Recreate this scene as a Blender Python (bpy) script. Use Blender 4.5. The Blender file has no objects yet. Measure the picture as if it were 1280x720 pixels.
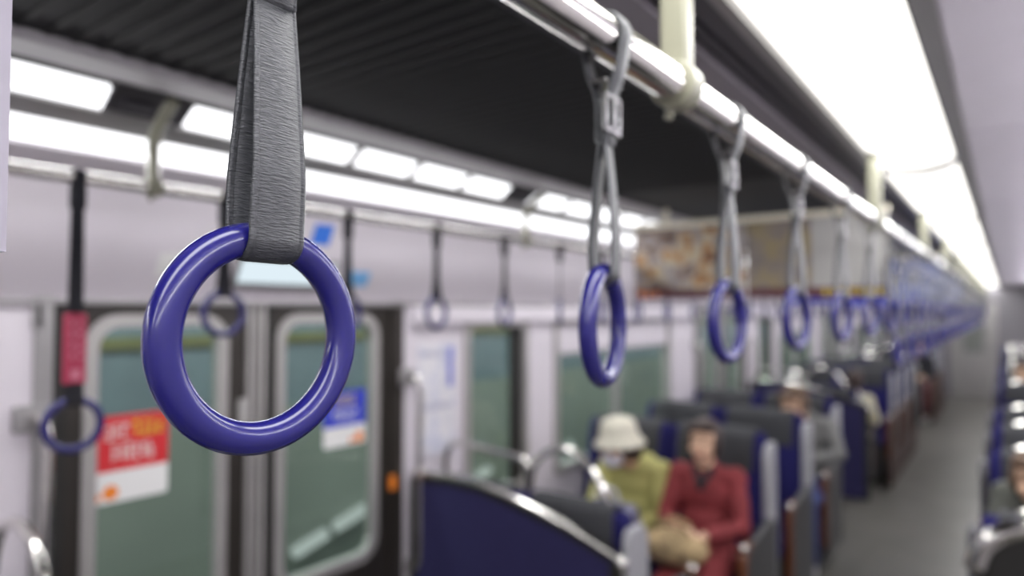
import bpy, bmesh, math, random
from mathutils import Vector, Matrix
random.seed(7)
PI = math.pi
C = bpy.context.scene.collection
sc = bpy.context.scene
# ---------------------------------------------------------------- camera, world, exposure
CAMZ = 1.75
F = 842.0
cam = bpy.data.cameras.new('camera'); co = bpy.data.objects.new('camera', cam); C.objects.link(co)
cam.sensor_width = 36; cam.lens = 36*F/1280; cam.clip_start = .02; cam.clip_end = 100
PITCH = math.atan(28/F); YAW = math.atan(618/F*math.cos(PITCH))
co.location = (0, 0, CAMZ); co.rotation_euler = (PI/2+PITCH, 0, YAW)
cam.dof.use_dof = True; cam.dof.focus_distance = .352; cam.dof.aperture_fstop = 3.3
sc.camera = co
w = bpy.data.worlds.new('world'); sc.world = w; w.use_nodes = True
w.node_tree.nodes['Background'].inputs[0].default_value = (.5, .55, .6, 1)
w.node_tree.nodes['Background'].inputs[1].default_value = .12
sc.view_settings.view_transform = 'Standard'; sc.view_settings.look = 'None'
sc.view_settings.gamma = 1; sc.view_settings.use_curve_mapping = False
sc.view_settings.exposure = 0.0
sc.cycles.use_denoising = True
sc.cycles.max_bounces = 8
LAMP = 2.3           # surface brightness of the diffusers
P_CEIL = 9.5        # watts sent down by each ceiling lamp
P_COVE = 8.5        # watts sent out by each cove lamp

# ---------------------------------------------------------------- materials
def lin(c):
    return tuple(((v/255)/12.92 if v/255 <= .04045 else ((v/255+.055)/1.055)**2.4) for v in c)+(1,)
def mat(name, rgb, rough=.5, metal=0, noise=.06, scale=8, bump=0, bscale=200, coat=0, spec=.5, stretch=None):
    m = bpy.data.materials.new(name); m.use_nodes = True; nt = m.node_tree; b = nt.nodes['Principled BSDF']
    c = lin(rgb)
    tc = nt.nodes.new('ShaderNodeTexCoord'); n = nt.nodes.new('ShaderNodeTexNoise'); n.inputs['Scale'].default_value = scale
    mp = nt.nodes.new('ShaderNodeMapping'); nt.links.new(tc.outputs['Object'], mp.inputs[0]); nt.links.new(mp.outputs[0], n.inputs['Vector'])
    if stretch: mp.inputs['Scale'].default_value = stretch
    r = nt.nodes.new('ShaderNodeValToRGB')
    r.color_ramp.elements[0].position = .3; r.color_ramp.elements[1].position = .7
    r.color_ramp.elements[0].color = tuple(v*(1-noise) for v in c[:3])+(1,)
    r.color_ramp.elements[1].color = tuple(min(1, v*(1+noise)) for v in c[:3])+(1,)
    nt.links.new(n.outputs['Fac'], r.inputs[0]); nt.links.new(r.outputs[0], b.inputs['Base Color'])
    b.inputs['Roughness'].default_value = rough; b.inputs['Metallic'].default_value = metal
    b.inputs['Coat Weight'].default_value = coat; b.inputs['Coat Roughness'].default_value = .05
    b.inputs['Specular IOR Level'].default_value = spec
    if bump:
        n2 = nt.nodes.new('ShaderNodeTexNoise'); n2.inputs['Scale'].default_value = bscale; n2.inputs['Detail'].default_value = 4
        nt.links.new(mp.outputs[0], n2.inputs['Vector'])
        bp = nt.nodes.new('ShaderNodeBump'); bp.inputs['Strength'].default_value = bump; bp.inputs['Distance'].default_value = .002
        nt.links.new(n2.outputs['Fac'], bp.inputs['Height']); nt.links.new(bp.outputs[0], b.inputs['Normal'])
    return m
def emit(name, rgb, s):
    m = bpy.data.materials.new(name); m.use_nodes = True; nt = m.node_tree; nt.nodes.clear()
    e = nt.nodes.new('ShaderNodeEmission'); o = nt.nodes.new('ShaderNodeOutputMaterial')
    e.inputs[0].default_value = lin(rgb); e.inputs[1].default_value = s; nt.links.new(e.outputs[0], o.inputs[0]); return m
def glass(name, tint):
    m = bpy.data.materials.new(name); m.use_nodes = True; nt = m.node_tree; nt.nodes.clear()
    t = nt.nodes.new('ShaderNodeBsdfTransparent'); t.inputs[0].default_value = lin(tint)
    g = nt.nodes.new('ShaderNodeBsdfGlossy'); g.inputs['Roughness'].default_value = .02
    f = nt.nodes.new('ShaderNodeFresnel'); f.inputs[0].default_value = 1.5
    x = nt.nodes.new('ShaderNodeMixShader'); o = nt.nodes.new('ShaderNodeOutputMaterial')
    ge = nt.nodes.new('ShaderNodeNewGeometry'); sb = nt.nodes.new('ShaderNodeMath'); sb.operation = 'SUBTRACT'; sb.inputs[0].default_value = 1
    ml = nt.nodes.new('ShaderNodeMath'); ml.operation = 'MULTIPLY'
    nt.links.new(ge.outputs['Backfacing'], sb.inputs[1]); nt.links.new(sb.outputs[0], ml.inputs[0]); nt.links.new(f.outputs[0], ml.inputs[1])
    nt.links.new(ml.outputs[0], x.inputs[0]); nt.links.new(t.outputs[0], x.inputs[1]); nt.links.new(g.outputs[0], x.inputs[2]); nt.links.new(x.outputs[0], o.inputs[0]); return m
def picture(name, cols, scale, seed):        # printed blurry picture: blotches of several inks
    m = mat(name, (128, 128, 128), .45); nt = m.node_tree
    n = [q for q in nt.nodes if q.type == 'TEX_NOISE'][0]; r = [q for q in nt.nodes if q.type == 'VALTORGB'][0]; mp = [q for q in nt.nodes if q.type == 'MAPPING'][0]
    n.inputs['Scale'].default_value = scale; n.inputs['Detail'].default_value = 2; mp.inputs['Location'].default_value = (seed, seed*2, seed*3)
    el = r.color_ramp.elements
    el[0].position = .3; el[1].position = .72; el[0].color = lin(cols[0]); el[1].color = lin(cols[-1])
    for i, c in enumerate(cols[1:-1]):
        e = el.new(.3+.42*(i+1)/(len(cols)-1)); e.color = lin(c)
    return m

M = dict(
 ring=mat('ring_violet_plastic', (27, 25, 98), .2, coat=.15, noise=.03),
 belt=mat('dark_grey_belt', (60, 62, 66), .36, noise=.10, scale=60, stretch=(1, 12, 1)),
 buckle=mat('buckle_steel', (150, 150, 150), .2, 1),
 chrome=mat('polished_steel', (215, 213, 208), .13, 1, noise=.03),
 bracket=mat('cream_bracket', (128, 127, 110), .4),
 wall=mat('wall_laminate', (213, 207, 214), .42, noise=.02, scale=3),
 wallgrey=mat('grey_laminate', (128, 125, 130), .45, noise=.03),
 ceil=mat('ceiling_white', (205, 199, 208), .35, noise=.02),
 black=mat('ceiling_black', (16, 17, 21), .8, noise=.1),
 slat=mat('grille_slat', (17, 18, 19), .8, noise=.1),
 darkgap=mat('dark_recess', (14, 14, 16), .7),
 trimg=mat('aluminium_trim', (150, 148, 148), .35, .5, noise=.04),
 lip=mat('cove_lip', (150, 146, 150), .5, .1),
 dkgrey=mat('dark_grey_trim', (62, 60, 66), .5),
 lav=mat('lavender_grey_trim', (118, 112, 120), .5),
 lamp=emit('fluorescent_diffuser', (255, 252, 246), LAMP),
 lampl=emit('cove_diffuser', (252, 252, 255), LAMP)
 , tubel=emit('tube_glow', (252, 252, 255), 26),
 dooro=mat('door_dark_metal', (52, 48, 44), .35, .3, noise=.08),
 frame=mat('window_frame_silver', (168, 165, 163), .38, .35),
 rubber=mat('rubber_seal', (28, 27, 25), .6),
 glass=glass('window_glass', (226, 234, 230)),
 floor=mat('floor_vinyl', (98, 96, 90), .38, noise=.12, scale=2.5, bump=.1, bscale=60),
 moq=mat('blue_moquette', (38, 36, 88), .9, noise=.15, scale=120, bump=.3, bscale=600, spec=.15),
 moq2=mat('blue_partition', (44, 41, 80), .75, noise=.08, scale=60, bump=.1, spec=.3),
 cover=mat('charcoal_headrest', (62, 63, 66), .75, noise=.08, scale=100, bump=.2, bscale=500, spec=.3),
 panel=mat('light_grey_plastic', (160, 160, 164), .45),
 dpanel=mat('dark_grey_plastic', (66, 66, 66), .5),
 wood=mat('wood_brown', (104, 62, 40), .4, noise=.25, scale=20, stretch=(1, 8, 8)),
 plinth=mat('brown_plinth', (62, 42, 36), .5, noise=.15),
 white=mat('white_print', (228, 228, 226), .5, noise=.02),
 red=mat('red_print', (206, 38, 46), .5, noise=.04),
 pink=mat('crimson_tag', (176, 42, 78), .5, noise=.05),
 yellow=mat('yellow_print', (228, 204, 48), .5), orange=mat('orange_print', (230, 130, 40), .5),
 blue=mat('blue_print', (38, 56, 190), .5), sky=mat('light_blue_print', (120, 178, 228), .5),
 midblue=mat('mid_blue_print', (60, 120, 220), .5),
 maroon=mat('maroon_print', (84, 40, 46), .5),
 paper=mat('grey_paper', (164, 162, 160), .5, noise=.04), cream=mat('cream_plastic', (222, 216, 196), .4),
 screen=emit('lit_screen', (225, 240, 248), 1.0),
 greens=mat('tunnel_wall_green', (128, 132, 126), .5, noise=.12, scale=1.2),
 dkknit=mat('olive_grey_knit', (88, 90, 84), .85, noise=.1, scale=30),
 lavpaper=mat('lavender_paper', (150, 146, 156), .5, noise=.02),
 palepink=mat('pale_pink_print', (206, 120, 140), .6),
 olive=mat('olive_band', (104, 102, 62), .6), slate=mat('slate_band', (104, 116, 124), .5, noise=.1),
 tunnelfloor=mat('platform_floor', (110, 122, 114), .35, noise=.15),
 tglow=emit('streak_emission', (236, 240, 240), .75),
 skin=mat('skin', (214, 176, 148), .55, noise=.05, scale=20), lips=mat('lips', (178, 112, 100), .5), eye=mat('eye_dark', (36, 26, 24), .3),
 hair=mat('dark_brown_hair', (56, 42, 38), .6, noise=.3, scale=60, stretch=(1, 1, .2)),
 hairb=mat('brown_hair', (92, 70, 52), .6, noise=.3, scale=60),
 redcoat=mat('red_coat', (128, 46, 50), .8, noise=.1, scale=20, bump=.3, bscale=90),
 yell=mat('yellow_jacket', (182, 178, 112), .8, noise=.08, scale=20, bump=.3, bscale=60),
 hat=mat('cream_hat', (206, 202, 186), .85, noise=.06, scale=60), mask=mat('white_mask', (214, 214, 222), .8),
 jeans=mat('blue_denim', (60, 72, 120), .85, noise=.15, scale=60), grey=mat('grey_knit', (122, 122, 120), .85, noise=.1, scale=30),
 dark=mat('dark_cloth', (34, 34, 40), .85), creamc=mat('cream_cloth', (206, 200, 172), .85), shoe=mat('white_shoe', (190, 190, 192), .6),
 dshoe=mat('dark_shoe', (40, 34, 32), .5),
 bag=mat('woven_bag', (168, 146, 108), .8, noise=.45, scale=28, bump=.4, bscale=80),
 navybag=picture('navy_pattern_cloth', [(36, 34, 66), (60, 58, 96), (150, 150, 168), (48, 46, 80)], 22, 3),
 food=picture('food_photo', [(62, 44, 40), (120, 92, 70), (140, 134, 138), (178, 164, 134), (160, 108, 50), (70, 50, 44)], 12, 5),
 food2=picture('beige_photo', [(98, 90, 86), (124, 114, 108), (140, 126, 90), (104, 90, 84)], 8, 9),
 blupic=picture('blue_photo', [(34, 48, 150), (60, 84, 176), (140, 150, 190), (40, 50, 140)], 4, 2),
 notice=picture('pale_notice', [(206, 206, 214), (222, 220, 224), (198, 200, 216), (216, 214, 218)], 9, 4),
)
def belt_nodes(m):          # woven horizontal grain of the webbing
    nt = m.node_tree; b = nt.nodes['Principled BSDF']
    tc = nt.nodes.new('ShaderNodeTexCoord'); mp = nt.nodes.new('ShaderNodeMapping'); mp.inputs['Scale'].default_value = (.3, .16, 1)
    n = nt.nodes.new('ShaderNodeTexNoise'); n.inputs['Scale'].default_value = 1050; n.inputs['Detail'].default_value = 2
    bp = nt.nodes.new('ShaderNodeBump'); bp.inputs['Strength'].default_value = 1; bp.inputs['Distance'].default_value = .0007
    nt.links.new(tc.outputs['Object'], mp.inputs[0]); nt.links.new(mp.outputs[0], n.inputs['Vector'])
    nt.links.new(n.outputs['Fac'], bp.inputs['Height']); nt.links.new(bp.outputs[0], b.inputs['Normal'])
    r = nt.nodes.new('ShaderNodeValToRGB'); r.color_ramp.elements[0].position = .38; r.color_ramp.elements[1].position = .62
    r.color_ramp.elements[0].color = lin((52, 54, 57)); r.color_ramp.elements[1].color = lin((66, 68, 71))
    nt.links.new(n.outputs['Fac'], r.inputs[0]); nt.links.new(r.outputs[0], b.inputs['Base Color'])
belt_nodes(M['belt'])

# ---------------------------------------------------------------- helpers  (world: x right, y along the car, z up; X = distance to the LEFT of the camera)
def bx(bm, x0, x1, y0, y1, z0, z1):
    vs = [bm.verts.new((x, y, z)) for x in (x0, x1) for y in (y0, y1) for z in (z0, z1)]
    for f in ((0, 1, 3, 2), (4, 6, 7, 5), (0, 4, 5, 1), (2, 3, 7, 6), (0, 2, 6, 4), (1, 5, 7, 3)):
        bm.faces.new([vs[i] for i in f])
def prism(bm, poly, a0, a1, axis='y'):      # poly in the two other axes, extruded a0..a1
    def P(u, v, a): return {'y': (u, a, v), 'x': (a, u, v), 'z': (u, v, a)}[axis]
    A = [bm.verts.new(P(u, v, a0)) for u, v in poly]; B = [bm.verts.new(P(u, v, a1)) for u, v in poly]
    n = len(poly)
    bm.faces.new(A); bm.faces.new(B[::-1])
    for i in range(n): bm.faces.new([A[i], B[i], B[(i+1) % n], A[(i+1) % n]])
def tube(bm, pts, r, seg=12, cap=True):
    pts = [Vector(p) for p in pts]; rings = []; n = len(pts)
    rs = r if isinstance(r, (list, tuple)) else [r]*n
    t0 = (pts[1]-pts[0]).normalized(); up = Vector((0, 0, 1)) if abs(t0.z) < .9 else Vector((1, 0, 0))
    nrm = (up-t0*up.dot(t0)).normalized()
    for i, p in enumerate(pts):
        if i == 0: t = pts[1]-pts[0]
        elif i == n-1: t = pts[-1]-pts[-2]
        else: t = (pts[i+1]-pts[i]).normalized()+(pts[i]-pts[i-1]).normalized()
        t.normalize(); nrm = (nrm-t*nrm.dot(t)).normalized(); bn = t.cross(nrm)
        rings.append([bm.verts.new(p+(nrm*math.cos(a)+bn*math.sin(a))*rs[i]) for a in [2*PI*k/seg for k in range(seg)]])
    for a, b in zip(rings, rings[1:]):
        for k in range(seg): bm.faces.new([a[k], a[(k+1) % seg], b[(k+1) % seg], b[k]])
    if cap: bm.faces.new(rings[0][::-1]); bm.faces.new(rings[-1])
def spline(pts, n=6):
    P = [Vector(p) for p in pts]; P = [2*P[0]-P[1]]+P+[2*P[-1]-P[-2]]; out = []
    for i in range(1, len(P)-2):
        for k in range(n):
            t = k/n; a, b, c, d = P[i-1:i+3]
            out.append(.5*((2*b)+(c-a)*t+(2*a-5*b+4*c-d)*t*t+(-a+3*b-3*c+d)*t**3))
    out.append(P[-2]); return out
def lathe(bm, prof, seg=24, c=(0, 0, 0)):
    rings = []
    for r, z in prof: rings.append([bm.verts.new((c[0]+r*math.cos(2*PI*k/seg), c[1]+r*math.sin(2*PI*k/seg), c[2]+z)) for k in range(seg)])
    for a, b in zip(rings, rings[1:]):
        for k in range(seg): bm.faces.new([a[k], a[(k+1) % seg], b[(k+1) % seg], b[k]])
    bm.faces.new(rings[0][::-1]); bm.faces.new(rings[-1])
def ell(bm, c, r, rot=None, seg=20):
    mtx = Matrix.Translation(c) @ (rot.to_4x4() if rot else Matrix.Identity(4)) @ Matrix.Diagonal((r[0], r[1], r[2], 1))
    bmesh.ops.create_uvsphere(bm, u_segments=seg, v_segments=seg//2+2, radius=1, matrix=mtx)
def limb(bm, pts, rs): 
    tube(bm, pts, rs, 12)
    for p, r in zip(pts, rs): ell(bm, p, (r, r, r), seg=12)
def obj(name, bm, m, parent=None, smooth=False, bevel=0, seg=2, fix=True):
    if fix: bmesh.ops.recalc_face_normals(bm, faces=bm.faces)
    me = bpy.data.meshes.new(name); bm.to_mesh(me); bm.free()
    me.materials.append(m if not isinstance(m, str) else M[m])
    o = bpy.data.objects.new(name, me); C.objects.link(o); o.parent = parent
    if smooth:
        for p in me.polygons: p.use_smooth = True
    if bevel:
        b = o.modifiers.new('bevel', 'BEVEL'); b.width = bevel; b.segments = seg; b.limit_method = 'ANGLE'
        for p in me.polygons: p.use_smooth = True
        me.set_sharp_from_angle(angle=math.radians(80)) if hasattr(me, 'set_sharp_from_angle') else None
    return o
def box(name, m, parent, *a, bevel=0):
    bm = bmesh.new(); bx(bm, *a); return obj(name, bm, m, parent, bevel=bevel)
def tag(o, label=None, cat=None, group=None, kind=None):
    if label: o['label'] = label
    if cat: o['category'] = cat
    if group: o['group'] = group
    if kind: o['kind'] = kind
    return o
def empty(name, loc=(0, 0, 0), rz=0):
    o = bpy.data.objects.new(name, None); C.objects.link(o); o.location = loc; o.rotation_euler.z = rz; o.empty_display_size = .05; return o
def S(o): return tag(o, kind='structure')
def copy_tree(o, parent=None):
    c = o.copy(); C.objects.link(c); c.parent = parent
    for ch in list(o.children): copy_tree(ch, c)
    return c
def alight(name, loc, rot, sx, sy, e, col=(1, 1, 1)):
    l = bpy.data.lights.new(name, 'AREA'); l.shape = 'RECTANGLE'; l.size = sx; l.size_y = sy; l.energy = e; l.color = col
    o = bpy.data.objects.new(name, l); C.objects.link(o); o.location = loc; o.rotation_euler = rot; return o
Y0, Y1 = -2.4, 16.5
XW = 2.09          # left wall
XR = -.50          # right wall (X measured to the left)
def R3(x0, x1): return -x1, -x0     # X range -> world x range

# ---------------------------------------------------------------- structure: floor, walls, ceiling
S(box('floor', 'floor', None, -XW-.06, -XR+.06, Y0, Y1, -.06, 0))
S(box('wall_back', 'wall', None, -XW-.06, -XR+.06, Y0-.06, Y0, 0, 2.4))
bm = bmesh.new()   # far end wall with a doorway
bx(bm, -XW-.06, -.95, Y1, Y1+.06, 0, 2.4); bx(bm, -.15, -XR+.06, Y1, Y1+.06, 0, 2.4); bx(bm, -.95, -.15, Y1, Y1+.06, 1.9, 2.4)
S(obj('wall_end', bm, 'wallgrey'))
d = S(box('door_4', 'frame', None, -.95, -.15, Y1+.02, Y1+.05, 0, 1.9)); box('window_glass', 'greens', d, -.72, -.38, Y1+.005, Y1+.021, .9, 1.7)
S(box('wall_right', 'wall', None, -XR, -XR+.06, Y0, Y1, 0, 2.4))
PITCHD = 4.7
doors = [(.74+PITCHD*k, 2.04+PITCHD*k) for k in range(-1, 4) if 2.04+PITCHD*k < Y1]
wins = []
for k in range(-1, 4):
    b = PITCHD*k
    for (a0, a1) in ((2.49, 2.96), (3.28, 4.87)):
        if a0+b > Y0+.3 and a1+b < Y1-.2: wins.append((a0+b, a1+b))
ops = sorted([(a, b, 0, 1.785) for a, b in doors if a > Y0]+[(a, b, .84, 1.68) for a, b in wins])
bm = bmesh.new(); y = Y0
for a, b, z0, z1 in ops:
    if a > y: bx(bm, -XW-.06, -XW, y, a, 0, 1.785)
    if z0 > 0: bx(bm, -XW-.06, -XW, a, b, 0, z0)
    if z1 < 1.78: bx(bm, -XW-.06, -XW, a, b, z1, 1.785)
    y = b
bx(bm, -XW-.06, -XW, y, Y1, 0, 1.785)
S(obj('wall_left', bm, 'wall'))
# slanted panel over the doors, cove band, lips
bm = bmesh.new(); prism(bm, [(-XW-.06, 1.785), (-XW, 1.78), (-1.93, 2.11), (-1.86, 2.144), (-1.86, 2.17), (-1.95, 2.15), (-XW-.06, 2.1)], Y0, Y1)
o = S(obj('wall_upper', bm, 'wall'))
bm = bmesh.new()
y = .70-1.57*2
while y < Y1:      # panel joints as thin raised lids
    for _ in (0,): bx(bm, -XW-.004, -XW+.012, y-.01, y+.01, 1.70, 1.785)
    y += 1.57
bx(bm, -XW, -XW+.014, Y0, Y1, 1.768, 1.782)
S(obj('trim_1', bm, 'trimg'))
S(box('ceiling', 'black', None, -1.39, -.66, Y0, Y1, 2.25, 2.27))
bm = bmesh.new(); bx(bm, -1.50, -1.39, Y0, Y1, 2.232, 2.27); S(obj('trim_2', bm, 'lip', bevel=.006))
bm = bmesh.new(); bx(bm, -1.95, -1.50, Y0, Y1, 2.33, 2.35); bx(bm, -1.51, -1.50, Y0, Y1, 2.26, 2.33); bx(bm, -1.95, -1.9, Y0, Y1, 2.15, 2.34)
S(obj('ceiling', bm, 'darkgap'))
bm = bmesh.new(); prism(bm, [(-1.712, 2.217), (-1.778, 2.190), (-1.79, 2.215), (-1.72, 2.24)], Y0, Y1); S(obj('trim_3', bm, 'trimg'))
# right part of the ceiling
bm = bmesh.new(); bx(bm, -.66, -.58, Y0, Y1, 2.252, 2.275); S(obj('trim_4', bm, 'dkgrey'))
bm = bmesh.new(); bx(bm, -.585, -.47, Y0, Y1, 2.25, 2.275); S(obj('trim_5', bm, 'lav'))
bm = bmesh.new(); bx(bm, -.47, -.44, Y0, Y1, 2.27, 2.28); bx(bm, -.44, -.43, Y0, Y1, 2.252, 2.28); bx(bm, -.43, -.415, Y0, Y1, 2.275, 2.285); bx(bm, -.415, -.374, Y0, Y1, 2.25, 2.28)
S(obj('trim_6', bm, 'dkgrey'))
bm = bmesh.new(); bx(bm, -.374, -.351, Y0, Y1, 2.244, 2.285); bx(bm, -.117, -.084, Y0, Y1, 2.244, 2.285); S(obj('trim_7', bm, 'trimg'))
S(box('ceiling', 'darkgap', None, -.36, -.10, Y0, Y1, 2.29, 2.30))
bm = bmesh.new(); y = .7-1.57*2+.02
while y < Y1:
    y2 = min(y+1.55, Y1); bx(bm, -.084, -XR+.01, max(y, Y0), y2, 2.25, 2.27); y += 1.57
S(obj('ceiling', bm, 'ceil', bevel=.008))
S(box('ceiling', 'wallgrey', None, -.084, -XR+.01, Y0, Y1, 2.262, 2.28))

# black louvred grille in the ceiling: thin transverse slats (part of one ceiling grille)
g = tag(empty('ceiling_grille', (-1.02, 0, 2.25)), 'black ribbed air grille running along the middle of the ceiling', 'ceiling grille')
bm = bmesh.new(); y = Y0+.03
while y < 2.6:
    prism(bm, [(y, -.004), (y+.012, -.004), (y+.017, .004), (y-.005, .004)], -.365, .345, 'x'); y += .045
obj('slat_panel', bm, 'slat', g)

# ---------------------------------------------------------------- lamps
def lens_prof(x0, x1, z, sag, n=10):
    top = [(x0+(x1-x0)*i/n, z-sag*math.sin(PI*i/n)**.6) for i in range(n+1)]
    return top+[(x1, z+.02), (x0, z+.02)]
first = None; y = 2.67-1.75*3; k = 0
while y < Y1-1:
    if first is None:
        first = tag(empty('ceiling_lamp', (-.234, 0, 2.25)), None, 'ceiling lamp', 'bright ceiling lamps in a row above the aisle')
        bm = bmesh.new(); prism(bm, lens_prof(-.108, .106, 0, .024), .03, 1.72); obj('diffuser', bm, 'lamp', first, smooth=False)
        bm = bmesh.new(); prism(bm, lens_prof(-.110, .110, -.001, .026), -.055, .055); obj('joint_cover', bm, 'trimg', first)
        al_ = alight('lamp_light', (0, .875, -.03), (0, 0, 0), .2, 1.6, P_CEIL); al_.parent = first
        o = first
    else: o = copy_tree(first)
    o.location.y = y
    tag(o, 'glowing white ceiling diffuser, ' + ('nearest and widest panel, cut by the top edge' if 0 < y < 2 else 'second panel beyond the curved joint' if 2 < y < 3 else 'one of the far ones melting together' if y > 3 else 'panel behind the camera'))
    y += 1.75; k += 1
y = -2.0; i = 0      # right wall: unseen tube lamps mirroring the left coves, added to brighten the ceiling
while y < Y1-1.6:
    t = tag(empty('wall_lamp', (.43, y, 2.10)), 'unseen tube lamp added along the right wall to brighten the ceiling', 'wall lamp', 'unseen tube lamps added along the right wall')
    bm = bmesh.new(); tube(bm, [(0, 0, 0), (0, 1.45, 0)], .02, 12); obj('tube', bm, 'tubel', t)
    bm = bmesh.new(); bx(bm, .022, .07, 0, 1.45, -.03, .03); obj('housing', bm, 'wallgrey', t)
    y += 1.57
def slab(bm, p0, p1, y0, y1, th=.012):     # panel between two section points (X, z), facing the aisle
    (x0, z0), (x1, z1) = p0, p1; dx, dz = x1-x0, z1-z0; L = math.hypot(dx, dz); nx, nz = dz/L*-1, dx/L
    if nz < 0: nx, nz = -nx, -nz
    prism(bm, [(-x0, z0), (-x1, z1), (-(x1+nx*th), z1+nz*th), (-(x0+nx*th), z0+nz*th)], y0, y1)
y = .89-1.56*2; i = 0
while y < Y1-1.4:
    t = tag(empty('cove_lamp', (0, y, 0)), None, 'cove lamp', 'upper cove lamps over the left wall')
    bm = bmesh.new(); slab(bm, (1.660, 2.264), (1.711, 2.224), .005, 1.365); obj('diffuser', bm, 'lampl', t)
    for q in range(1, 5):
        bm = bmesh.new(); slab(bm, (1.648, 2.272), (1.714, 2.220), q*.272-.012, q*.272+.012, -.008); obj('divider', bm, 'trimg', t)
    bm = bmesh.new(); slab(bm, (1.64, 2.275), (1.72, 2.225), 1.37, 1.56, .03); bx(bm, -1.70, -1.67, 1.40, 1.47, 2.235, 2.26); obj('lamp_holder', bm, 'dkgrey', t)
    nm = {0: 'behind the camera', 1: 'behind the camera', 2: 'left of the big strap and crossed behind it', 3: 'ending near the second violet ring'}
    tag(t, 'upper cove lamp with dividers, ' + ('its left half behind the big near strap' if 0 < y < 1 else 'just left of the second handle, beyond the dark gap' if 2 < y < 3 else 'ending at the dark gap, top left corner' if -1 < y < 0 else 'farther along the car' if y > 3 else 'behind the camera'))
    y += 1.56; i += 1
y = .87-1.65*2
while y < Y1-1.6:
    bm = bmesh.new(); c0 = Vector((-1.781, 2.194)); c1 = Vector((-1.852, 2.150)); dn = Vector((c1-c0).yx); dn = Vector((.53, -.85))
    arc = [c0.lerp(c1, q/8)+dn*.018*math.sin(PI*q/8) for q in range(9)]
    prism(bm, [tuple(v) for v in arc]+[(-1.86, 2.165), (-1.785, 2.21)], y+.015, y+1.635)
    o = obj('wall_lamp', bm, 'lampl')
    a_ = alight('lamp_light', (-1.806, y+.82, 2.146), (0, 0, 0), .07, 1.6, P_COVE); a_.rotation_euler = (0, math.radians(-24), 0); a_.parent = o
    tag(o, 'long lower lamp strip, left wall, ' + ('passing behind the big near strap' if 0 < y < 1 else 'short bright piece left of the second violet handle' if 2 < y < 3 else 'at the left edge of the photo' if -1 < y < 0 else 'farther along the car' if y > 3 else 'behind the camera'), 'wall lamp', 'lower cove lamps over the left wall')
    y += 1.65

# ---------------------------------------------------------------- doors and windows of the left wall
def rrect(y0, y1, z0, z1, r, n=6):
    pts = []
    for cy, cz, a0 in ((y1-r, z1-r, 0), (y0+r, z1-r, 90), (y0+r, z0+r, 180), (y1-r, z0+r, 270)):
        for k in range(n+1):
            a = math.radians(a0+90*k/n); pts.append((cy+r*math.cos(a), cz+r*math.sin(a)))
    return pts
def frame_ring(bm, outer, inner, x0, x1):
    n = len(outer)
    V = [[bm.verts.new((x, a, b)) for a, b in P] for x, P in ((x0, outer), (x0, inner), (x1, inner), (x1, outer))]
    for A, B in ((0, 1), (1, 2), (2, 3), (3, 0)):
        for k in range(n): bm.faces.new([V[A][k], V[A][(k+1) % n], V[B][(k+1) % n], V[B][k]])
def leaf(parent, y0, y1, wy0, wy1):
    xi, xo = -XW-.012, -XW-.042
    outer = rrect(y0, y1, .01, 1.782, .002); inner = rrect(wy0, wy1, .745, 1.735, .09)
    bm = bmesh.new(); frame_ring(bm, outer, inner, xo, xi)
    l = obj('door_leaf', bm, 'dooro', parent)
    bm = bmesh.new(); frame_ring(bm, rrect(wy0-.004, wy1+.004, .741, 1.739, .094), rrect(wy0+.034, wy1-.034, .779, 1.701, .06), xo, xi+.008)
    obj('window_frame', bm, 'frame', l)
    bm = bmesh.new(); prism(bm, rrect(wy0+.03, wy1-.03, .775, 1.705, .06), xi-.014, xi-.009, 'x'); obj('window_glass', bm, 'glass', l)
    return l
for n_, (a, b) in enumerate([q for q in doors if q[0] > -1]):
    D = S(empty('door_%d' % (n_+1), (0, 0, 0)))
    mid = (a+b)/2-.02
    l1 = leaf(D, a+.01, mid, a+.085, a+.515); l2 = leaf(D, mid, b-.01, a+.705, a+1.185)
    for yy in (mid-.045, mid-.017, mid+.010): box('edge_strip', 'frame', l1, -XW-.013, -XW-.001, yy, yy+.017, .02, 1.78)
    box('gap_seal', 'rubber', l1, -XW-.013, -XW-.006, mid+.029, mid+.06, .02, 1.78)
    box('latch_plate', 'paper', l1, -XW-.013, -XW+.004, mid-.075, mid-.045, 1.33, 1.45)
    # pillar profile on both sides
    box('side_post', 'trimg', D, -XW-.012, -XW+.012, a-.045, a, 0, 1.79, bevel=.004)
    box('side_post', 'rubber', D, -XW-.03, -XW-.0005, a, a+.035, 0, 1.785)
    box('side_post', 'dooro', D, -XW-.03, -XW+.004, b-.05, b+.02, 0, 1.785)
    if n_ == 0 or n_ == 1:
        for yy, lab in ((a-.03, 'left'), (b+.05, 'right')):
            gb = empty('grab_pole', (-XW, yy, 0))
            bm = bmesh.new(); tube(bm, spline([(0, -.02, 1.46), (.05, -.01, 1.465), (.07, 0, 1.42), (.07, 0, 1.2), (.07, 0, .9), (.07, 0, .7), (.04, 0, .66), (0, 0, .66)], 5), .0125); obj('pole', bm, 'chrome', gb, smooth=True)
            box('bracket', 'trimg', gb, 0, .022, -.06, .02, 1.43, 1.50, bevel=.004); box('bracket', 'trimg', gb, 0, .02, -.02, .02, .63, .69, bevel=.004)
            tag(gb, 'vertical steel grab pole beside the %s edge of the %s' % (lab, 'nearest sliding door' if n_ == 0 else 'farther sliding door'), 'grab pole')
# raised emergency latch on the orange marks beside the right door leaf
box('emergency_latch', 'orange', None, -XW-.004, -XW+.012, 1.985, 2.012, 1.0, 1.06)
tag(bpy.data.objects['emergency_latch'], 'small orange label on the dark post right of the nearest door', 'label')

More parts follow.
